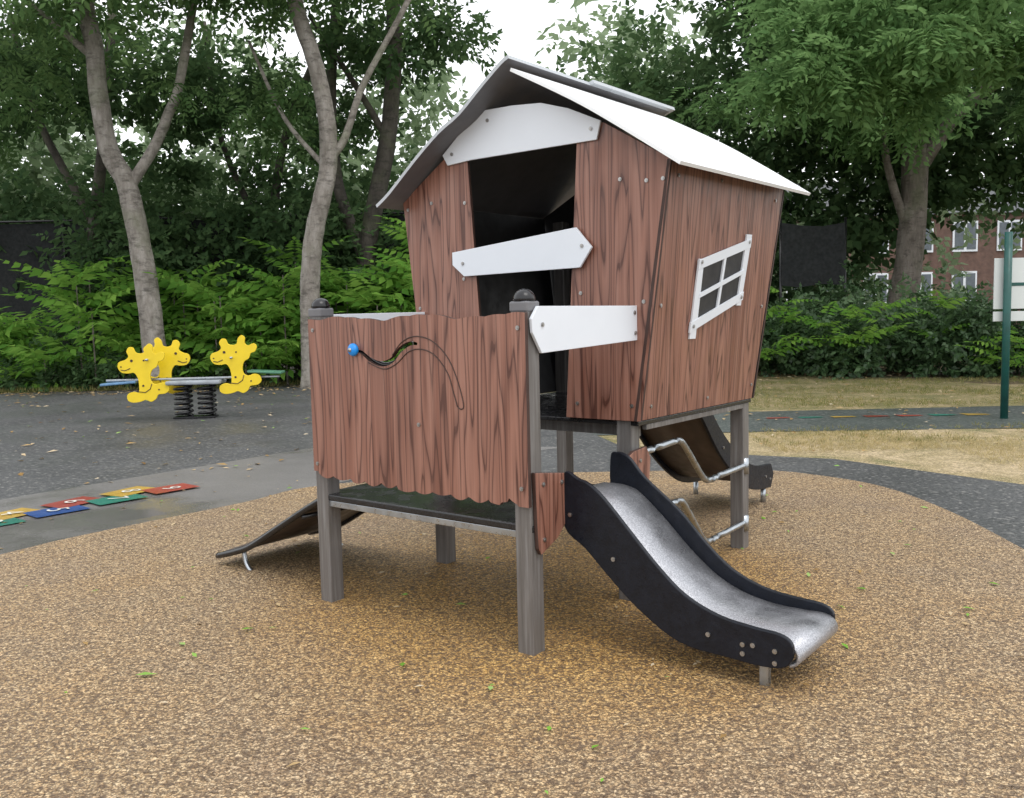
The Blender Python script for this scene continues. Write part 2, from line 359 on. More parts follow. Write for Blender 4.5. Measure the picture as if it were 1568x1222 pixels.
plate("guard_plank_left",[(-.01,1.33),(.02,1.425),(.78,1.43),(.78,1.27),(.0,1.25)],'x',-W-.045,.014,WH,ph)
for p in [(-1.05,2.26),(-.17,2.27),(-.8,2.4)]: bolts['y'].append((p[0],FY-.015,p[1]))
# roof
def sheet(nm,prof,y0,y1,t,mats):
    """bent sheet: profile (x,z) swept along y. mats = (top, underside)"""
    n=len(prof);V=[];F=[];mi=[]
    off=[]
    for i in range(n):
        a=np.array(prof[max(i-1,0)]);b=np.array(prof[min(i+1,n-1)]);d=(b-a)/np.linalg.norm(b-a);off.append((d[1]*t,-d[0]*t))
    for k,y in enumerate((y0,y1)):
        for s in (0,1):
            for i,(x,z) in enumerate(prof): V.append((x+off[i][0]*s,y,z+off[i][1]*s))
    idx=lambda k,s,i:k*2*n+s*n+i
    for i in range(n-1):
        F.append((idx(0,0,i),idx(0,0,i+1),idx(1,0,i+1),idx(1,0,i)));mi.append(0)
        F.append((idx(0,1,i),idx(1,1,i),idx(1,1,i+1),idx(0,1,i+1)));mi.append(1)
        for k in (0,1): F.append((idx(k,0,i),idx(k,1,i),idx(k,1,i+1),idx(k,0,i+1)));mi.append(0)
    for i in (0,n-1): F.append((idx(0,0,i),idx(1,0,i),idx(1,1,i),idx(0,1,i)));mi.append(0)
    o=mesh_obj(nm,V,F,list(mats),ph,mi=mi); recalc(o); return o
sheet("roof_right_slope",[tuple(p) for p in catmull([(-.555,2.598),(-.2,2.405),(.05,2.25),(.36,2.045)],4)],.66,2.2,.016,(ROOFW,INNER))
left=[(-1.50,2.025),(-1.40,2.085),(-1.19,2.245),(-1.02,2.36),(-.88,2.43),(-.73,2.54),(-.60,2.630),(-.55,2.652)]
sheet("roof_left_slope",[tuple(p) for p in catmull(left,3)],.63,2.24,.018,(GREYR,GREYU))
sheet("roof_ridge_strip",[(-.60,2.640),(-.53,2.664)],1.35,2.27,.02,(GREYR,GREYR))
# small wood cheeks beside slide
plate("slide_cheek_front",[(-.035,.765),(.02,.758),(.175,.735),(.175,.52),(.12,.47),(.0,.42),(-.02,.45)],'x',.062,.018,WM,ph)
plate("slide_cheek_back",[(.62,.50),(.62,.70),(.74,.75),(.86,.76),(.90,.70),(.88,.55),(.78,.48)],'x',.062,.018,WM,ph)
for p in [(.02,.71),(.15,.70),(.02,.48),(.80,.70)]: bolts['x'].append((.063,p[0],p[1]))
# window frame on right wall: crooked
def wb(nm,a,b,w0,w1,off=.012,vertical=True):
    (ya,za),(yb,zb)=a,b
    if vertical: pts=[(ya-w0,za),(ya+w0,za),(yb+w1,zb),(yb-w1,zb)]
    else: pts=[(ya,za-w0),(yb,zb-w1),(yb,zb+w1),(ya,za+w0)]
    plate(nm,pts,'x',lambda z:lean(z)+off,.010,WH,ph,.001)
plate("window_pane",[(1.23,1.33),(1.70,1.47),(1.69,1.73),(1.22,1.62)],'x',lambda z:lean(z)+.003,.002,[INNER],ph,0)
wb("window_left",(1.215,1.262),(1.20,1.655),.032,.026); wb("window_right",(1.705,1.425),(1.715,1.80),.026,.032)
wb("window_top",(1.175,1.625),(1.745,1.757),.024,.024,.0145,False); wb("window_bottom",(1.17,1.318),(1.74,1.478),.026,.022,.0145,False)
wb("window_mullion",(1.45,1.40),(1.46,1.69),.012,.012,.0135); wb("window_transom",(1.22,1.475),(1.70,1.605),.012,.012,.0155,False)
for p in [(1.2,1.64),(1.72,1.76),(1.2,1.325),(1.715,1.47)]: bolts['x'].append((lean(p[1])+.0155,p[0],p[1]))
# bent ladder rungs
for i,(za,zb) in enumerate(((.735,.485),(.42,.145))):
    P=catmull([(.03,.86,za-.01),(.035,1.05,za),(.035,1.22,za+.005),(.035,1.30,za-.03),(.035,1.50,zb+.03),(.035,1.585,zb-.005),(.035,1.70,zb),(.035,2.07,zb+.01)],5)
    tube("ladder_rung_%d"%i,P,.017,STEEL,ph,12)
    tube("rung_clamp_%d"%i,[(.03,2.05,zb-.04),(.03,2.05,zb+.052)],.028,STEEL,ph,12)
def build_bolts(nm,B,parent):
    bm=bmesh.new()
    for ax,l in B.items():
        for p in l:
            rot=Matrix.Rotation(math.pi/2,4,'X') if ax=='y' else Matrix.Rotation(math.pi/2,4,'Y')
            bmesh.ops.create_cone(bm,cap_ends=True,segments=12,radius1=.0095,radius2=.0095,depth=.007,matrix=Matrix.Translation(p)@rot)
            bmesh.ops.create_cone(bm,cap_ends=True,segments=6,radius1=.005,radius2=.005,depth=.012,matrix=Matrix.Translation(p)@rot)
    me=bpy.data.meshes.new(nm); bm.to_mesh(me); bm.free(); me.materials.append(BOLT); link(bpy.data.objects.new(nm,me),parent)
build_bolts("bolts",bolts,ph)

# ---------------------------------------------------------------- slide
sd=empty("playground_slide",A0,TH)
prof=[(.055,.73),(.13,.715),(.18,.70),(.25,.65),(.37,.53),(.50,.40),(.62,.305),(.76,.25),(.90,.232),(1.0,.225),(1.045,.20),(1.05,.15),(1.02,.105),(.93,.09),(.80,.095),(.66,.10),(.56,.125),(.46,.18),(.36,.25),(.26,.335),(.16,.425),(.055,.51)]
side=[tuple(p) for p in catmull(prof,4,True)]
plate("side_near",side,'y',.17,.022,[BLACK],sd,.004)
profF=[(.02,.74),(.05,.765),(.09,.76),(.13,.735),(.20,.66)]+prof[4:-1]+[(.03,.55)]
plate("side_far",[tuple(p) for p in catmull(profF,4,True)],'y',.60,.022,[BLACK],sd,.004)
surf=[(-.02,.62),(.06,.622),(.12,.615),(.18,.59),(.30,.49),(.42,.375),(.54,.28),(.66,.222),(.80,.193),(.93,.19),(1.00,.192),(1.045,.182),(1.068,.15),(1.06,.115),(1.03,.10)]
S=catmull(surf,4); V=[];F=[];n=len(S)
for y in (.192,.60):
    for (x,z) in S: V.append((x,y,z))
for i in range(n-1): F.append((i,i+1,n+i+1,n+i))
o=mesh_obj("chute",V,F,WETS,sd,smooth=True); m=o.modifiers.new("s",'SOLIDIFY'); m.thickness=.012
box("leg",.905,.94,.215,.245,-.02,.12,STEEL,sd,.003)
box("leg_crossbar",.91,.935,.192,.60,.10,.125,STEEL,sd,.003)
SB={'y':[(x,.168,z) for x,z in ((.09,.56),(.30,.40),(.72,.17),(.90,.165),(.985,.16),(.985,.115),(.86,.125),(.86,.16))],'x':[]}
build_bolts("bolts",SB,sd)

# ---------------------------------------------------------------- ramps
def ramp(name,prof,y0,y1,parent,axis='x',under=BLACK):
    S=catmull(prof,5);n=len(S);V=[];F=[]
    for y in (y0,y1):
        for a,z in S: V.append((a,y,z) if axis=='x' else (y,a,z))
    for i in range(n-1): F.append((i,i+1,n+i+1,n+i))
    o=mesh_obj(name+"_board",V,F,under,parent,smooth=True); m=o.modifiers.new("s",'SOLIDIFY'); m.thickness=.02; m.offset=0
r1=empty("climbing_ramp",A0,TH)
ramp("ramp",[(-W-.03,.53),(-1.42,.475),(-1.75,.30),(-2.0,.17),(-2.15,.115),(-2.33,.055)],.07,.74,r1,under=BROWNU)
for y in (.07,.74):
    tube("ramp_edge_%d"%int(y*100),[(p[0],y,p[1]) for p in catmull([(-W,.52),(-1.42,.465),(-1.75,.29),(-2.0,.155),(-2.15,.10),(-2.33,.05)],5)],.018,PLASTIC,r1,8)
    tube("ramp_leg_%d"%int(y*100),catmull([(-2.12,y+.03,.10),(-2.10,y+.03,.03),(-2.04,y+.03,-.02)],4),.014,STEEL,r1,8)
tube("ramp_crossbar",[(-1.55,.07,.37),(-1.55,.74,.37)],.014,PLASTIC,r1,8)
r2=empty("climbing_ramp",A0,TH)
bp=[(YB+.06,.86),(2.28,.80),(2.55,.52),(2.85,.30),(3.1,.19),(3.4,.16)]
ramp("back_ramp",bp,-.90,-.38,r2,axis='y',under=BROWNU)
for i,x in enumerate((-.36,-.90)):
    up=catmull([(a,z+.12) for a,z in bp],4); dn=catmull([(a,z-.055) for a,z in bp],4)
    plate("back_ramp_side_%d"%i,[tuple(p) for p in up]+[(3.45,.2)]+[tuple(p) for p in dn[::-1]],'x',x,.02,[BLACK],r2,.003)
    tube("back_ramp_leg_%d"%i,[(x-.04,3.35,-.02),(x-.04,3.35,.12)],.02,STEEL,r2,8)
build_bolts("bolts",{'y':[],'x':[(-.358,3.3,.2),(-.358,3.38,.17),(-.358,2.6,.5)]},r2)

# ---------------------------------------------------------------- seesaw
ss=empty("spring_seesaw",(-4.68,13.45,0),math.radians(4))
def spring(nm,x,y,z0,z1,r):
    P=[];T=6.5;N=100
    for i in range(N+1):
        a=i/N*T*2*math.pi; P.append((x+r*math.cos(a),y+r*math.sin(a),z0+(z1-z0)*i/N))
    tube(nm,P,.02,PLASTIC,ss,6)
spring("spring_1",-.17,-.0,.03,.50,.12); spring("spring_2",.17,0,.03,.50,.12)
box("base_plate",-.30,.30,-.12,.12,0,.025,PLASTIC,ss); box("centre_plate",-.36,.42,-.22,.22,.50,.56,GREYP,ss,.02)
box("beam",-1.25,1.25,-.05,.05,.565,.60,STEEL,ss,.01)
for i,s in enumerate((-1,1)):
    z=(-.06 if s<0 else .05)
    V=[(s*.80,-.15,.60+z),(s*.80,.15,.60+z),(s*1.30,.17,.57+z),(s*1.30,-.17,.57+z)]
    V+= [(a,b,c+.035) for a,b,c in V]
    o=mesh_obj("seat_%d"%i,V,[(0,1,2,3),(4,5,6,7),(0,1,5,4),(1,2,6,5),(2,3,7,6),(3,0,4,7)],SEATB if s<0 else SEATG,ss); recalc(o); mm=o.modifiers.new("b",'BEVEL'); mm.width=.012; mm.segments=2
# giraffe-calf profile: two-eared head with muzzle, neck, round body, folded legs
blob=[(-.13,.0),(-.19,.03),(-.19,.10),(-.12,.13),(-.06,.12),(-.05,.20),(-.06,.29),(-.10,.355),(-.16,.35),(-.24,.36),(-.285,.42),(-.27,.485),(-.20,.51),(-.155,.55),(-.175,.61),(-.145,.66),(-.095,.655),(-.07,.60),(-.02,.585),(.03,.60),(.045,.66),(.09,.70),(.13,.67),(.125,.61),(.16,.575),(.23,.60),(.265,.56),(.24,.50),(.19,.48),(.165,.42),(.11,.385),(.085,.31),(.10,.24),(.15,.215),(.22,.235),(.285,.21),(.30,.145),(.25,.10),(.17,.09),(.14,.04),(.08,.005),(.02,.03),(-.04,.01)]
def figure(nm,x,y,z,sx,k=1.22):
    pts=[(x+a*sx*k,z+b*k) for a,b in catmull(blob,3,True)]
    plate(nm,pts,'y',y,.03,[YEL],ss,.004)
    bm=bmesh.new()
    for a,b,r_ in ((-.12,.50,.020),(-.245,.43,.010),(.02,.50,.012),(.0,.20,.016),(.18,.15,.012)):
        bmesh.ops.create_cone(bm,cap_ends=True,segments=12,radius1=r_,radius2=r_,depth=.006,matrix=Matrix.Translation((x+a*sx*k,y-.002,z+b*k))@Matrix.Rotation(math.pi/2,4,'X'))
    me=bpy.data.meshes.new(nm+"_spots"); bm.to_mesh(me); bm.free(); me.materials.append(WEDGE); link(bpy.data.objects.new(nm+"_spots",me),ss)
    tube(nm+"_mouth",[(x+a*sx*k,y-.003,z+b*k) for a,b in ((-.25,.395),(-.20,.385),(-.14,.41))],.006,WEDGE,ss,6)
    tube(nm+"_leg_line",[(x+a*sx*k,y-.003,z+b*k) for a,b in ((-.06,.13),(.02,.12),(.08,.16),(.10,.22))],.006,WEDGE,ss,6)
figure("animal_left",-.68,-.17,.26,1); figure("animal_left_far",-.44,.17,.34,-1)
figure("animal_right",.64,-.17,.35,1)
tube("handle_left",[(-.6,-.25,.88),(-.6,.25,.88)],.016,STEEL,ss,8); tube("handle_right",[(.6,-.25,.88),(.6,.25,.88)],.016,STEEL,ss,8)

# ---------------------------------------------------------------- sign & posts & fence
GREENP=m_plain("green_painted_steel",(.008,.075,.065),.4)
sg=empty("notice_board_sign",(6.07,11.2,0))
tube("post",[(0,0,-.05),(0,0,2.27)],.045,GREENP,sg,14); tube("post_2",[(1.15,.2,-.05),(1.15,.2,2.0)],.045,GREENP,sg,14)
SW=m_plain("sign_white",(.60,.64,.64),.4,var=.03)
box("board",-.13,1.25,.06,.08,1.34,1.96,SW,sg,.004); box("board_lower",-.13,1.25,.06,.08,1.19,1.31,SW,sg,.004)
box("board_text_band",-.02,1.1,.055,.0585,1.62,1.66,GREENP,sg,0)
MESH=m_plain("black_windscreen_fabric",(.010,.012,.013),.85,var=.4)
fen=empty("fence")
box("windscreen_left",-24,-1.0,24.5,24.53,.3,4.1,MESH,fen,0)
for i in range(9):
    tube("fence_post_%d"%i,[(-22+i*2.57,24.4,0),(-22+i*2.57,24.4,4.3)],.04,PLASTIC,fen,8)
tube("fence_rail",[(-24,24.4,4.15),(-1,24.4,4.15)],.03,PLASTIC,fen,8)
sc2=empty("fence")
pts=[(6.35,1.95),(6.8,1.90),(7.3,1.97),(7.85,1.93),(7.86,2.6),(7.83,3.38),(7.3,3.30),(6.8,3.33),(6.36,3.40)]
plate("windscreen_right",pts,'y',21.5,.01,[MESH],sc2,0)
for i,x in enumerate((6.35,7.86)): tube("screen_post_%d"%i,[(x,21.55,0),(x,21.55,3.5)],.035,PLASTIC,sc2,8)
rl=empty("metal_railing")
box("rail_top",1,24,22.9,22.94,1.25,1.3,PLASTIC,rl,0); box("rail_bottom",1,24,22.9,22.94,.2,.25,PLASTIC,rl,0)
V=[];F=[]
for i in range(190):
    x=1+i*.12; b=len(V)
    V+= [(x-.01,22.9,0),(x+.01,22.9,0),(x+.01,22.9,1.4),(x-.01,22.9,1.4)]; F.append((b,b+1,b+2,b+3))
mesh_obj("rail_bars",V,F,PLASTIC,rl)
# distant terrace house
bh=empty("brick_house",(26,52,0))
BR=m_plain("brick",(.13,.078,.062),.8,var=.3,scale=3)
box("walls",-14,14,0,8,0,6.5,BR,bh,0); WINM=m_plain("window_pane",(.08,.1,.12),.1)
V=[(-14.3,-.3,6.5),(14.3,-.3,6.5),(14.3,4,9),(-14.3,4,9),(-14.3,8.3,6.5),(14.3,8.3,6.5)]
mesh_obj("roof",V,[(0,1,2,3),(3,2,5,4),(0,3,4),(1,5,2)],m_plain("slate",(.08,.085,.09),.6),bh)
for i in range(11):
    for j,z in enumerate((1.6,4.4)):
        x=-12.8+i*2.5
        box("window_frame_%d_%d"%(i,j),x-.7,x+.7,-.08,-.002,z,z+1.7,WHITE,bh,0)
        for q in (-.34,.34): box("window_pane_%d_%d"%(i,j),x+q-.26,x+q+.26,-.1,-.085,z+.12,z+1.58,WINM,bh,0)

# ---------------------------------------------------------------- foliage
def leaf_t(L,w,base=(0,0,0),ang=0,droop=0.,tilt=0.):
    P=np.array([(0,0,0),(w/2,.42*L,.06*w),(0,L,-.08*L),(-w/2,.42*L,.06*w)])
    ca,sa=math.cos(tilt),math.sin(tilt); P=np.stack([P[:,0]*ca+P[:,2]*sa,P[:,1],-P[:,0]*sa+P[:,2]*ca],1)
    c,s=math.cos(droop),math.sin(droop); P=np.stack([P[:,0],P[:,1]*c+P[:,2]*s,-P[:,1]*s+P[:,2]*c],1)
    c,s=math.cos(ang),math.sin(ang); P=np.stack([P[:,0]*c+P[:,1]*s,-P[:,0]*s+P[:,1]*c,P[:,2]],1)
    return P+np.array(base)
def frond_t(n=8,L=.9,ll=.21,lw=.085,seed=3):
    T=[];random.seed(seed)
    for i in range(n):
        t=(i+1)/(n+.5); y=L*t; z=-.34*L*t*t+.10*L*t
        k=math.sin(math.pi*min(.95,.25+.75*t))*.6+.5
        for s in (-1,1): T.append(leaf_t(ll*k,lw*k,(0,y,z),s*1.15,.3+random.uniform(-.2,.3),random.uniform(-.3,.3)))
    T.append(leaf_t(ll,lw,(0,L,-.24*L),0,.4)); return np.array(T)
def sprig_t(n=7,L=.3,ll=.14,lw=.085,seed=5):
    T=[];random.seed(seed)
    for i in range(n):
        t=i/n; T.append(leaf_t(ll*random.uniform(.7,1.2),lw,(0,L*t,-.1*L*t),(1 if i%2 else -1)*random.uniform(.5,1.3),random.uniform(-.4,.7),random.uniform(-.7,.7)))
    return np.array(T)
def spray_t():
    T=[];random.seed(8)
    for i in range(8):
        t=i/8; y=.5*t; z=-.30*t*t
        for s in (-1,1):
            T.append(leaf_t(.14*random.uniform(.7,1.2),.068,(s*.06*random.random(),y,z),s*random.uniform(.6,1.3),random.uniform(0,.7),random.uniform(-.6,.6)))
    return np.array(T)
FROND=frond_t(7,.9,.24,.10); SPRIG=sprig_t(); SPRAY=spray_t(); BIG=sprig_t(6,.5,.28,.19); FR5=frond_t(5,.6,.2,.08,6)
def scatter(name,T,pos,g,n,scale,mat,parent=None):
    g=g/np.linalg.norm(g,axis=1,keepdims=True); n=n-(n*g).sum(1,keepdims=True)*g; n/=np.linalg.norm(n,axis=1,keepdims=True)+1e-9
    x=np.cross(g,n)
    Tt=T.reshape(-1,3)
    V=pos[:,None,:]+scale[:,None,None]*(Tt[None,:,0:1]*x[:,None,:]+Tt[None,:,1:2]*g[:,None,:]+Tt[None,:,2:3]*n[:,None,:])
    V=V.reshape(-1,3).astype(np.float32); nv=len(V); nf=nv//4
    me=bpy.data.meshes.new(name); me.vertices.add(nv); me.vertices.foreach_set("co",V.ravel())
    me.loops.add(nv); me.loops.foreach_set("vertex_index",np.arange(nv,dtype=np.int32))
    me.polygons.add(nf); me.polygons.foreach_set("loop_start",np.arange(0,nv,4,dtype=np.int32))
    try: me.polygons.foreach_set("loop_total",np.full(nf,4,dtype=np.int32))
    except Exception: pass
    me.materials.append(mat); me.update(calc_edges=True)
    return link(bpy.data.objects.new(name,me),parent)
def K(c,r,n,lo=.45,seed=0):
    R=np.random.default_rng(seed); d=R.normal(size=(n,3)); d/=np.linalg.norm(d,axis=1,keepdims=True)
    q=lo+(1-lo)*R.random(n)**.6
    return np.array(c)+d*q[:,None]*np.array(r)
def crown(name,centers,rad,per,T,mat,sc=(.8,1.3),parent=None,seed=1,droop=.2,flat=.65):
    R=np.random.default_rng(seed); C=np.repeat(centers,per,axis=0); rr=np.repeat(R.uniform(.6,1.25,len(centers))*rad,per)
    off=R.normal(size=(len(C),3))*np.array([.5,.5,.5*flat])
    pos=C+off*rr[:,None]
    g=off+R.normal(size=off.shape)*.45; g[:,2]-=droop
    n=R.normal(size=off.shape)*.5+np.array([0,-.25,1.])
    keep=pos[:,2]>.05
    return scatter(name,T,pos[keep],g[keep],n[keep],R.uniform(sc[0],sc[1],keep.sum()),mat,parent)
LM_mid=m_leaf("leaves_mid",[(.036,.072,.028),(.082,.155,.056),(.19,.29,.11)],.4)
LM_dark=m_leaf("leaves_dark",[(.026,.050,.024),(.056,.103,.044),(.12,.195,.08)],.3)
LM_far=m_leaf("leaves_far",[(.10,.15,.08),(.19,.26,.14),(.36,.45,.29)],.45,.2)  # haze and back light of the far trees put into paler greens
LM_bright=m_leaf("leaves_bright",[(.05,.13,.025),(.12,.27,.045),(.25,.42,.08)],.4,.6)
LM_acacia=m_leaf("leaves_fine",[(.05,.105,.042),(.11,.205,.075),(.21,.34,.13)],.45,.7)
BARK=m_bark("bark_grey",(.15,.13,.11),(.27,.245,.215),(.40,.37,.34)); BARKD=m_bark("bark_dark",(.04,.034,.028),(.075,.065,.055),(.12,.105,.09)); BARKM=m_bark("bark_mid",(.09,.075,.06),(.17,.145,.125),(.27,.24,.21))

def tree(name,trunks,crowns,barkm,seed):
    e=empty(name)
    for i,(P,r0,r1) in enumerate(trunks):
        Q=catmull(P,5); R=[r0+(r1-r0)*(j/(len(Q)-1))**.8 for j in range(len(Q))]
        if i==0: R[0]*=1.35; R[1]*=1.15
        tube("trunk" if i==0 else "limb_%d"%i,Q,R,barkm,e,12,.10)
    for i,(cen,rad,per,T,mat,sc) in enumerate(crowns):
        crown("crown_%d"%i,cen,rad,per,T,mat,sc,e,seed+i)
    return e
tree("ash_tree",[([(-7.36,19,-.1),(-7.40,19,.9),(-7.48,19,2.15),(-7.58,19,3.1),(-7.70,19,3.9),(-7.80,19,4.35),(-8.02,19,4.75),(-8.14,19,5.2),(-8.24,19,6.2),(-8.26,19,7.0),(-8.40,19,7.9),(-8.5,19,10)],.25,.165),
 ([(-7.72,19,4.2),(-7.2,19.1,5.0),(-6.9,19.2,5.7),(-6.72,19.3,6.2),(-6.36,19.4,7.85),(-6.0,19.5,10)],.12,.08),([(-8.2,19,6.7),(-9.2,18.8,7.6),(-10.4,18.6,8.6)],.09,.04)],
 [(K((-8.6,18.6,9.0),(3.6,2.2,1.9),30,.3,21),.75,36,FR5,LM_mid,(.8,1.3)),(K((-10.8,19.5,6.4),(2.0,1.3,1.2),9,.3,22),.7,30,FR5,LM_mid,(.8,1.2))],BARK,100)
tree("ash_tree",[([(-4.15,19,-.1),(-4.14,19,1.26),(-4.10,19,2.3),(-4.0,19,3.1),(-3.82,19,3.8),(-3.66,19,4.4),(-3.62,19,5.2),(-3.72,19,6.1),(-3.92,19,6.9),(-4.18,19,7.8),(-4.5,19,10)],.225,.15),
 ([(-3.7,19,4.55),(-3.35,19.1,5.0),(-3.2,19.2,5.4),(-2.88,19.3,6.25),(-1.96,19.5,7.9),(-1.2,19.6,9.5)],.10,.05),([(-3.7,19,4.5),(-4.6,19.4,5.6),(-5.3,19.6,7.2)],.06,.03)],
 [(K((-4.2,18.8,9.2),(2.9,2.2,1.7),24,.3,31),.75,36,FR5,LM_mid,(.8,1.3)),(K((-5.6,20,6.0),(1.4,1.2,1.2),6,.3,32),.6,26,FR5,LM_mid,(.7,1.1))],BARK,110)
tree("woodland_tree",[([(-3.45,22.5,-.1),(-3.5,22.5,2.7),(-2.95,22.5,5.2),(-2.75,22.5,6.4),(-2.6,22.5,8.5),(-2.9,22.5,11)],.26,.16),([(-3.4,22.5,2.6),(-4.1,22.6,4.6),(-4.2,22.7,7),(-3.9,22.8,10)],.17,.1),([(-2.8,22.5,5.6),(-3.6,22.5,7.0),(-4.6,22.4,8.6)],.1,.05)],
 [(K((-3.0,22.5,9.0),(2.6,2.0,2.2),20,.3,41),.75,40,SPRIG,LM_dark,(1.,1.7))],BARKD,120)
tree("woodland_tree",[([(-10.6,23,0),(-10.4,23,3),(-9.9,23,6),(-9.5,23,9)],.2,.1),([(-10.3,23,4),(-11.5,23,6.5),(-12,23,9)],.12,.06)],
 [(K((-10.5,23,7.9),(4.0,1.8,2.6),28,.3,51),.75,38,SPRIG,LM_dark,(1.1,1.8))],BARKD,130)
tree("woodland_tree",[([(-6.3,24,0),(-6.2,24,3),(-5.7,24,6),(-4.6,24,8.5)],.16,.08),([(-6.2,24,3.4),(-7.3,24,6),(-7.6,24,9)],.1,.05)],
 [(K((-6.2,24,6.6),(2.8,1.5,2.2),18,.3,61),.7,34,SPRIG,LM_dark,(1.1,1.8))],BARKD,140)
tree("lime_tree",[([(9.3,22,-.1),(9.35,22,1.2),(9.55,22,2.5),(9.65,22,4.77),(9.46,22,6.3),(8.97,22,7.8),(8.5,22,10)],.40,.2),
 ([(9.6,22,4.4),(10.6,21.8,5.9),(12.2,21.5,7.1),(14,21,8.6)],.2,.1),([(9.5,22,3.2),(8.9,21.8,4.8),(8.5,21.6,6.8),(7.6,21.4,9)],.11,.06),([(9.5,22,6),(10.4,22,7.5),(10.8,22,10)],.15,.08)],
 [(K((9.5,21.5,9.2),(6.5,3.0,3.0),50,.3,71),.9,50,SPRIG,LM_dark,(1.1,1.8)),
  (K((7.6,20.8,6.6),(4.0,1.4,1.4),12,.2,73),.7,40,SPRAY,LM_acacia,(.9,1.5)),(K((12.6,20.5,6.0),(2.2,1.6,1.6),12,.2,74),.7,40,SPRAY,LM_acacia,(.9,1.5))],BARKM,150)
tree("false_acacia_tree",[([(12.6,15.5,0),(12.5,15.5,3),(11.9,15.4,5.5),(10.5,15.2,7.5)],.3,.14),([(11.8,15.4,5.6),(9.2,15,6.6),(6.8,14.8,6.8),(4.8,14.6,6.4)],.10,.03),([(12.3,15.4,4.3),(10.6,14.6,5.2),(9,14.2,5.2)],.08,.03)],
 [(K((6.3,14.8,5.8),(2.7,1.8,1.7),30,.15,81),.42,42,SPRAY,LM_acacia,(.75,1.25)),(K((9.7,14.5,5.7),(1.8,1.4,1.0),10,.15,83),.42,40,SPRAY,LM_acacia,(.75,1.2)),
  (K((5.4,15.8,7.4),(1.7,1.6,1.1),9,.15,84),.45,40,SPRAY,LM_acacia,(.8,1.3))],BARKM,160)
# mass of distant trees
cs=[]
for i in range(190):
    x=rng.uniform(-24,30); z=rng.uniform(.8,9.8); y=rng.uniform(27,33)
    if x<1.0 and x>-2.2 and z>8.3: continue
    if -1.2<x<2.2 and z>6.6: continue
    if x<-1 and z<3: z+=4
    if x>12 and 1.0<z<3.6: continue
    cs.append((x,y,z))
crown("distant_tree_foliage",np.array(cs),1.7,44,BIG,LM_far,(.8,1.4),None,5,.2,.9)
cs=[]
for i in range(100):
    x=rng.uniform(-20,11); z=rng.uniform(.5,4.8); y=rng.uniform(25,27)
    if x<-1 and z<3.2: z+=2.2
    cs.append((x,y,z))
crown("woodland_understory",np.array(cs),1.2,36,BIG,LM_dark,(.7,1.2),None,6,.2,.9)
cs=[]
for i in range(70):
    x=rng.uniform(3.2,15); z=rng.uniform(3.0,8.5)
    if x>10.2 and z<4.2: z+=2
    cs.append((x,rng.uniform(24,26.5),z))
for i in range(16): cs.append((rng.uniform(.8,3.4),rng.uniform(24,26),rng.uniform(2,6.6)))
crown("woodland_foliage",np.array(cs),1.1,46,SPRIG,LM_dark,(1.3,2.1),None,7,.2,.9)
# sumac saplings: rosettes of pinnate fronds on thin stems
R=np.random.default_rng(42); P=[];G=[];Nn=[];S=[]; stems=[];sf=[]
for i in range(84):
    x=R.uniform(-13.5,-.8); y=R.uniform(19.6,22.2); h=R.uniform(.7,3.4)*(.6+.4*math.sin(x*1.3+1)**2)
    if x<-10.6: h*=.6
    if y<20.3: h*=.75
    if abs(x+7.4)<.7 and y<20.6: h*=.5
    if abs(x+4.1)<.6 and y<20.6: h*=.5
    m_=int(6+h*3.2)
    b=len(stems); stems+= [(x-.02,y,0),(x+.02,y,0),(x+.012,y,h),(x-.012,y,h)]; sf.append((b,b+1,b+2,b+3))
    for k in range(m_):
        a=k*2.4+R.uniform(-.3,.3); t=1-.6*R.random()**1.6
        P.append((x,y,h*t)); G.append((math.cos(a),math.sin(a),.40+.6*(t-.5)+R.uniform(-.15,.15))); Nn.append((R.normal()*.15,-.35+R.normal()*.15,1)); S.append(R.uniform(1.0,1.65))
th=empty("sumac_sapling_thicket"); mesh_obj("stems",stems,sf,BARKM,th)
scatter("fronds",FROND,np.array(P),np.array(G),np.array(Nn),np.array(S),LM_bright,th)
cs=[(rng.uniform(-14,0),rng.uniform(21.8,23.6),rng.uniform(.3,4.2)) for _ in range(110)]
cs=[c for c in cs if not(c[0]<-10.8 and c[2]>1.2)]
crown("understory_shrub",np.array(cs),.8,40,SPRIG,LM_dark,(1.,1.6),None,9,.1,.9)
cs=[(rng.uniform(-13,-.8),rng.uniform(19.6,20.6),rng.uniform(.1,.5)) for _ in range(46)]
crown("ground_ivy",np.array(cs),.55,40,SPRIG,LM_dark,(.6,1.0),None,10,.0,.7)
# right shrubs
cs=[]
for i in range(200):
    x=rng.uniform(1.5,17); yb=19.5-(max(0,x-4))*.36+ (0 if x>4 else .6); y=yb+rng.uniform(0,2.6); tp=1.6+.45*math.sin(x*1.7)+.3*math.sin(x*4.1)
    z=rng.uniform(.15,1)*tp*min(1,.55+(y-yb)*.4); cs.append((x,y,z))
crown("laurel_shrub",np.array(cs),.50,48,SPRIG,m_leaf("laurel_leaves",[(.026,.054,.025),(.056,.11,.045),(.12,.20,.085)],.2,.5,.4),(.6,1.1),None,11,.0,.9)
P=[];G=[];Nn=[];S=[]
for i in range(17):
    x=R.uniform(3.8,12.5); y=19.2-(max(0,x-4))*.36+R.uniform(-.3,.6); h=R.uniform(.4,1.9)
    for k in range(8):
        a=k*2.4; t=R.uniform(.45,1); P.append((x,y,h*t)); G.append((math.cos(a),math.sin(a),.5+R.uniform(-.2,.2))); Nn.append((R.normal()*.2,-.3,1)); S.append(R.uniform(.6,1.0))
scatter("elder_shrub",FROND,np.array(P),np.array(G),np.array(Nn),np.array(S),LM_bright)

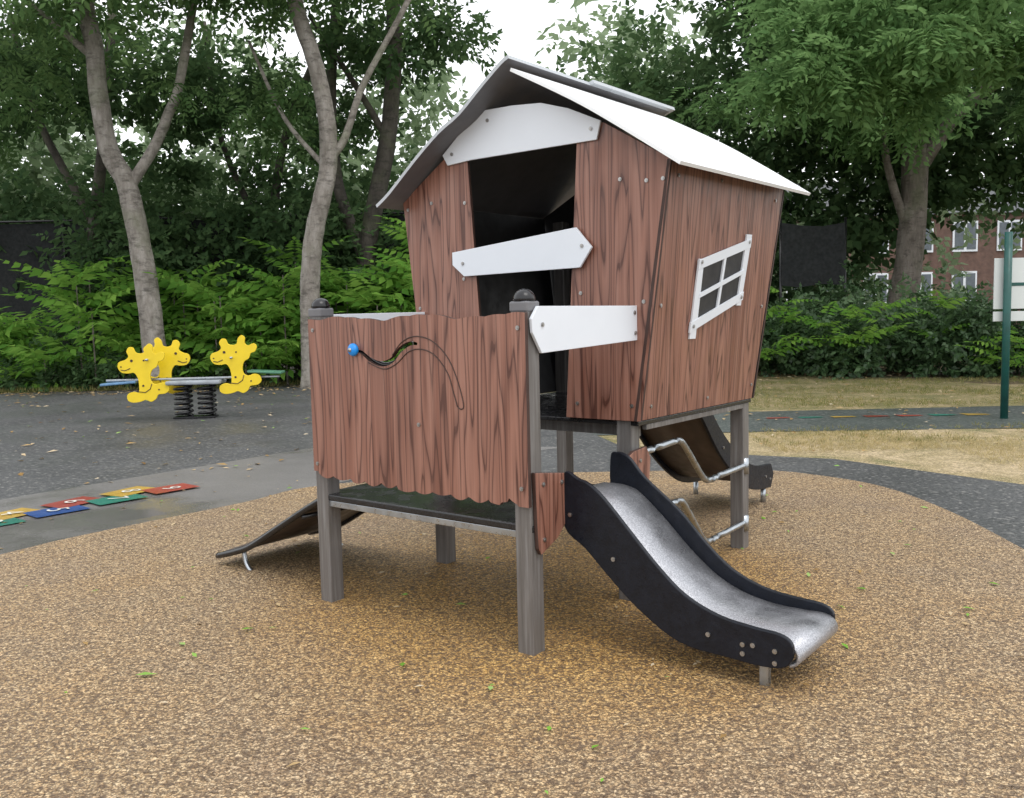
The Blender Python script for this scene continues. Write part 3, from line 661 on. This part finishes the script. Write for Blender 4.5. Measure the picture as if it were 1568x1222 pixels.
# grass blades on verge
def blades(name,N,region,mat,h,seed):
    R=np.random.default_rng(seed)
    P=np.stack([R.uniform(region[0],region[1],N),R.uniform(region[2],region[3],N),np.full(N,-.005)],1)
    f=np.sin(P[:,0]*1.9+np.sin(P[:,1]*1.3)*2)+np.sin(P[:,1]*2.7+P[:,0]*.7); P=P[f>R.uniform(-1.6,.9,N)]
    g=R.normal(size=P.shape)*.45+np.array([0,0,1.]); n=R.normal(size=P.shape)
    T=np.array([leaf_t(1,.13),leaf_t(.8,.13,(.25,0,0),.5),leaf_t(.7,.12,(-.25,.05,0),-.6)])
    scatter(name,T,P,g,n,R.uniform(.5,1.2,len(P))*h,mat)
LM_gr=m_leaf("grass_blade",[(.08,.11,.03),(.19,.21,.07),(.42,.34,.17)],.3,1.5); LM_dry=m_leaf("dry_grass_blade",[(.22,.20,.08),(.42,.34,.17),(.62,.52,.3)],.3,1.5)
blades("verge_grass",10000,(1.5,12,12.8,17.5),LM_gr,.07,1); blades("dry_grass_blades",10000,(4.3,10,7.6,10.1),LM_dry,.045,2); blades("dry_grass_blades",3000,(2.6,4.3,8.9,10.3),LM_dry,.045,3)
blades("verge_grass",1800,(2.6,10,9.3,10.6),LM_gr,.06,5)
blades("edge_weeds",5000,(-12,-.5,19.3,20.4),LM_gr,.14,4)
def fallen(name,N,reg,mat,s,seed,z=.012):
    R=np.random.default_rng(seed); P=np.stack([R.uniform(reg[0],reg[1],N),R.uniform(reg[2],reg[3],N),np.full(N,z)],1)
    g=R.normal(size=P.shape); g[:,2]=R.normal(size=N)*.08; n=np.array([0,0,1.])+R.normal(size=P.shape)*.15
    scatter(name,np.array([leaf_t(1,.45)]),P,g,n,R.uniform(.5,1.3,N)*s,mat)
LG=m_leaf("fallen_green",[(.12,.26,.03),(.2,.42,.06),(.45,.55,.25)],.2,2); LB=m_leaf("fallen_brown",[(.12,.06,.02),(.42,.28,.12),(.68,.60,.46)],.1,2)
fallen("fallen_leaves",85,(-3,3,2.2,8),LG,.048,1); fallen("fallen_leaves",130,(-3,3,2.4,8),LB,.042,2); fallen("fallen_leaves",320,(-11,0,8.2,19),LB,.10,3)
fallen("fallen_leaves",450,(2.5,12,8.5,17.5),LB,.09,4); fallen("fallen_leaves",60,(-9,0,8,18),LG,.09,5); fallen("leaf_litter",1800,(-12,9,18.2,20.8),LB,.11,6)
fallen("fallen_leaves",70,(.3,1.1,3.4,4.3),LB,.03,7); fallen("fallen_leaves",36,(-4,-1.5,5,10),LB,.06,8,.006); fallen("fallen_leaves",50,(-1.6,-.2,4.2,6.2),LB,.04,9)
scatter("fallen_leaf",np.array([leaf_t(1,.42)]),np.array([[-1.52,3.51,.014],[-1.25,4.02,.014],[-.75,3.0,.014],[2.05,4.1,.014],[.55,2.35,.014]]),np.array([[1,.3,0.],[.9,.5,0],[1,0,0],[1,-.3,0],[.5,.5,0]]),np.array([[0,0,1.]]*5)+.05,np.array([.085,.06,.04,.06,.03]),LG)

# ---------------------------------------------------------------- light, world, camera
w=bpy.data.worlds.new("World"); scene.world=w; w.use_nodes=True; nt=w.node_tree; bg=nt.nodes["Background"]
EL=math.radians(62); RZ=math.radians(150)
sky=nt.nodes.new('ShaderNodeTexSky'); sky.sky_type='NISHITA'; sky.sun_disc=False; sky.sun_elevation=EL; sky.sun_rotation=RZ; sky.dust_density=4
tc=nt.nodes.new('ShaderNodeTexCoord'); nz=nt.nodes.new('ShaderNodeTexNoise'); nz.inputs['Scale'].default_value=2.5; nz.inputs['Detail'].default_value=5
nt.links.new(tc.outputs['Generated'],nz.inputs['Vector'])
rp=nt.nodes.new('ShaderNodeValToRGB'); rp.color_ramp.elements[0].color=(.80,.82,.84,1); rp.color_ramp.elements[1].color=(1,1,1,1); nt.links.new(nz.outputs['Fac'],rp.inputs[0])
mu=nt.nodes.new('ShaderNodeVectorMath'); mu.operation='SCALE'; mu.inputs['Scale'].default_value=13; nt.links.new(rp.outputs[0],mu.inputs[0])
mx=nt.nodes.new('ShaderNodeMix'); mx.data_type='RGBA'; mx.inputs[0].default_value=.85
nt.links.new(sky.outputs[0],mx.inputs[6]); nt.links.new(mu.outputs[0],mx.inputs[7]); nt.links.new(mx.outputs[2],bg.inputs[0]); bg.inputs[1].default_value=.15
sun=bpy.data.lights.new("sun",'SUN'); sun.energy=.9; sun.angle=math.radians(30); sun.color=(1,.98,.95)
so=bpy.data.objects.new("sun",sun); link(so)
dirv=Vector((math.sin(RZ)*math.cos(EL),math.cos(RZ)*math.cos(EL),math.sin(EL)))
so.rotation_euler=dirv.to_track_quat('Z','Y').to_euler()
cam=bpy.data.cameras.new("camera"); cam.sensor_width=36; cam.lens=36*1398.5/1568; cam.clip_end=900; cam.clip_start=.05
co=bpy.data.objects.new("camera",cam); link(co)
p,r=.0913,.0228
R0=Vector((1,0,0));F0=Vector((0,math.cos(p),-math.sin(p)));U0=Vector((0,math.sin(p),math.cos(p)))
Rr=math.cos(r)*R0-math.sin(r)*U0; Ur=math.sin(r)*R0+math.cos(r)*U0
M=Matrix((Rr,Ur,-F0)).transposed().to_4x4(); M.translation=Vector((0,0,1.4)); co.matrix_world=M
scene.camera=co
print("polys",sum(len(o.data.polygons) for o in scene.objects if o.type=='MESH'))
